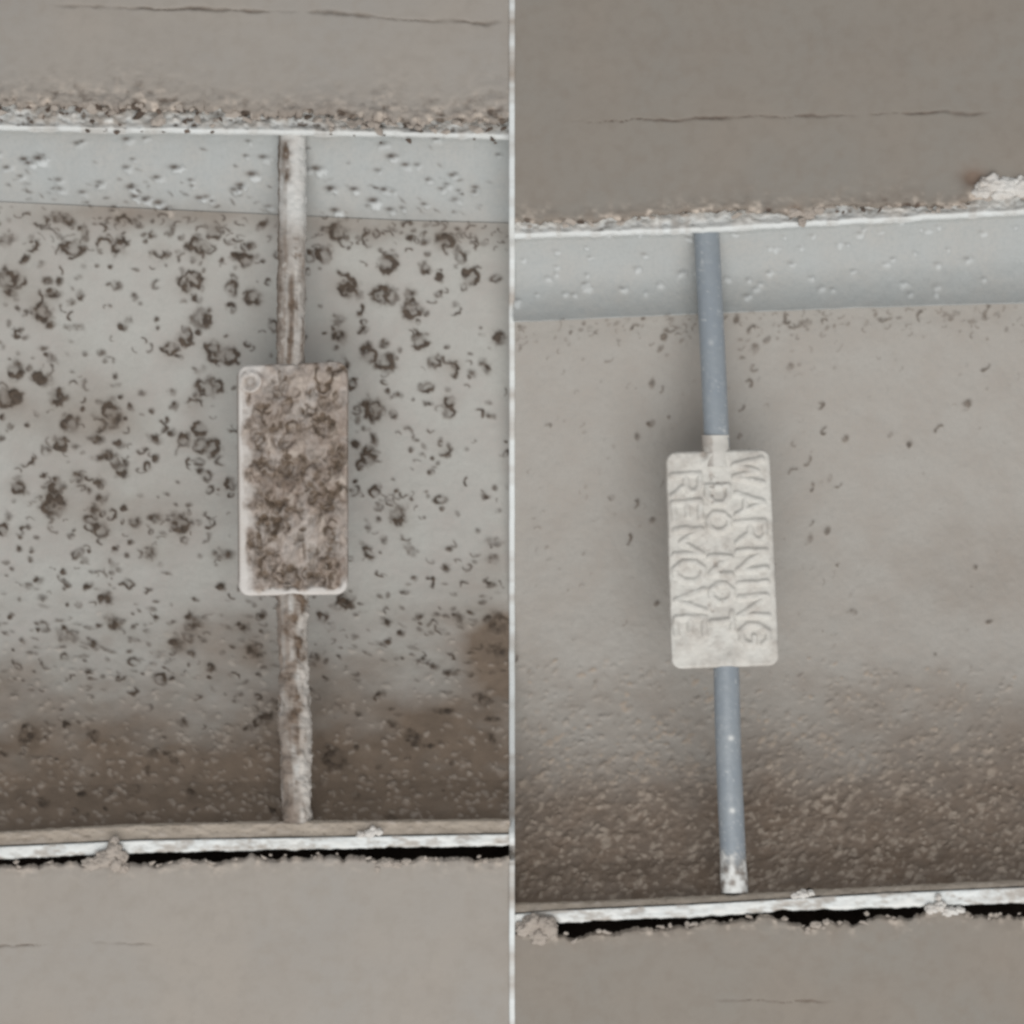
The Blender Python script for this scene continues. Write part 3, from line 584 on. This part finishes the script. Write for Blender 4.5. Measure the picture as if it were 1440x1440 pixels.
o = crumbs('plaster_crumbs', scatter(bl['edge'], -120, 712, 130, 9, -8, 2.4, 6.5)+scatter(bl['pt'], -120, 712, 60, 3, -8, 1.6, 3.6), m_crumb)
o['label'] = 'beige plaster crumbs clinging to the ragged edges round the left opening'; o['category'] = 'plaster crumbs'
o = crumbs('grime_crumbs', scatter(bl['edge'], -120, 712, 75, 9, -7, 2, 5)+scatter(bl['lip'], -120, 712, 34, 5, 2, 2, 4, -4), m_crumbd)
o['label'] = 'dark grime crumbs along the top rim of the left opening'; o['category'] = 'grime crumbs'
o = crumbs('plaster_crumbs', scatter(br['edge'], 726, 1550, 75, 4, -8, 1.8, 4.8)+scatter(br['pt'], 726, 1550, 55, 3, -8, 1.6, 3.8), m_crumb)
o['label'] = 'beige plaster crumbs clinging to the ragged edges round the right opening'; o['category'] = 'plaster crumbs'
o = crumbs('grime_crumbs', scatter(br['edge'], 726, 1550, 34, 4, -7, 1.8, 3.6), m_crumbd)
o['label'] = 'few dark grime crumbs along the top rim of the right opening'; o['category'] = 'grime crumbs'

def chunk(label, u, v, d, parts, mat, seed):
    """lumpy knob of plaster: several lobes merged by a remesh-free displacement"""
    import bmesh
    b = bmesh.new()
    for (du, dv, r, ax) in parts:
        res = bmesh.ops.create_icosphere(b, subdivisions=4, radius=1)
        for vt in res['verts']:
            p = vt.co.copy(); n = 1+.42*mnoise.fractal(p*1.5+Vector((seed+du*.05, dv*.05, 0)), .8, 2.2, 5)+.1*mnoise.noise(p*7+Vector((seed, 0, dv)))
            vt.co = Vector((du+p.x*r*ax*n, p.y*r*.7*n, -dv+p.z*r*n))*S
    me = bpy.data.meshes.new('plaster_chunk'); b.to_mesh(me); b.free()
    for f in me.polygons: f.use_smooth = True
    o = link('plaster_chunk', me, mat); o.location = P(np.array(float(u)), np.array(float(v)), float(d)).tolist()
    o['label'] = label; o['category'] = 'plaster chunk'; o['group'] = 'loose plaster chunks on the rims'
chunk('broken white plaster chunk on the top rim of the right opening, at its right end', 1405, 262, -12, [(-12,-4,12,1.6),(12,0,13,1.5),(34,2,12,1.4),(-24,8,9,1.5),(2,10,9,2),(30,-8,8,1.2)], m_crumbw, 3)
chunk('beige plaster knob bridging the dark gap under the left opening', 160, 1196, -10, [(0,0,12,1.0),(-12,12,11,1.5),(4,18,12,.9),(12,8,9,.8),(2,-14,7,.8),(14,24,8,.9),(-30,18,8,1.6)], m_crumb, 9)
chunk('white plaster sliver across the gap under the right opening, right of the rod', 1322, 1276, -9, [(-12,2,7,1.3),(0,-2,8,1.0),(12,6,7,1.8),(26,4,5,1.6),(-2,-14,5,.8)], m_crumbw, 14)
chunk('brownish plaster knob under the left end of the right opening', 762, 1302, -10, [(-12,-4,12,1.3),(6,0,13,1.1),(-4,14,11,1.3),(14,10,8,1),(-26,4,9,1.2)], m_crumb, 21)
chunk('small beige plaster curl below the gap under the left opening, right of the rod', 545, 1214, -9, [(0,0,6,1.5),(-14,8,5,.8),(12,2,5,1.6),(26,-2,4,1.5)], m_crumb, 27)
chunk('small brown plaster flake hanging on the top rim just right of the clean rod', 1136, 300, -9, [(0,0,9,1.1),(-8,12,7,.8),(14,-6,7,1.4),(-18,-2,7,1.6)], m_crumb, 33)
chunk('small white crumb pile resting on the bottom rim right of the soiled rod', 520, 1172, -4, [(0,0,6,1.4),(12,-2,5,1.2),(-12,2,5,1.3),(4,-7,4,1)], m_crumbw, 41)
chunk('small white crumb pile on the bottom rim right of the clean rod', 1128, 1258, -4, [(0,0,6,1.4),(12,-2,4,1.2),(-10,2,4,1.3)], m_crumbw, 47)
chunk('small pinkish plaster curl below the gap under the right opening', 1148, 1301, -9, [(-12,8,6,.8),(0,0,5,1.8),(14,-4,4,1.3)], m_crumb, 53)
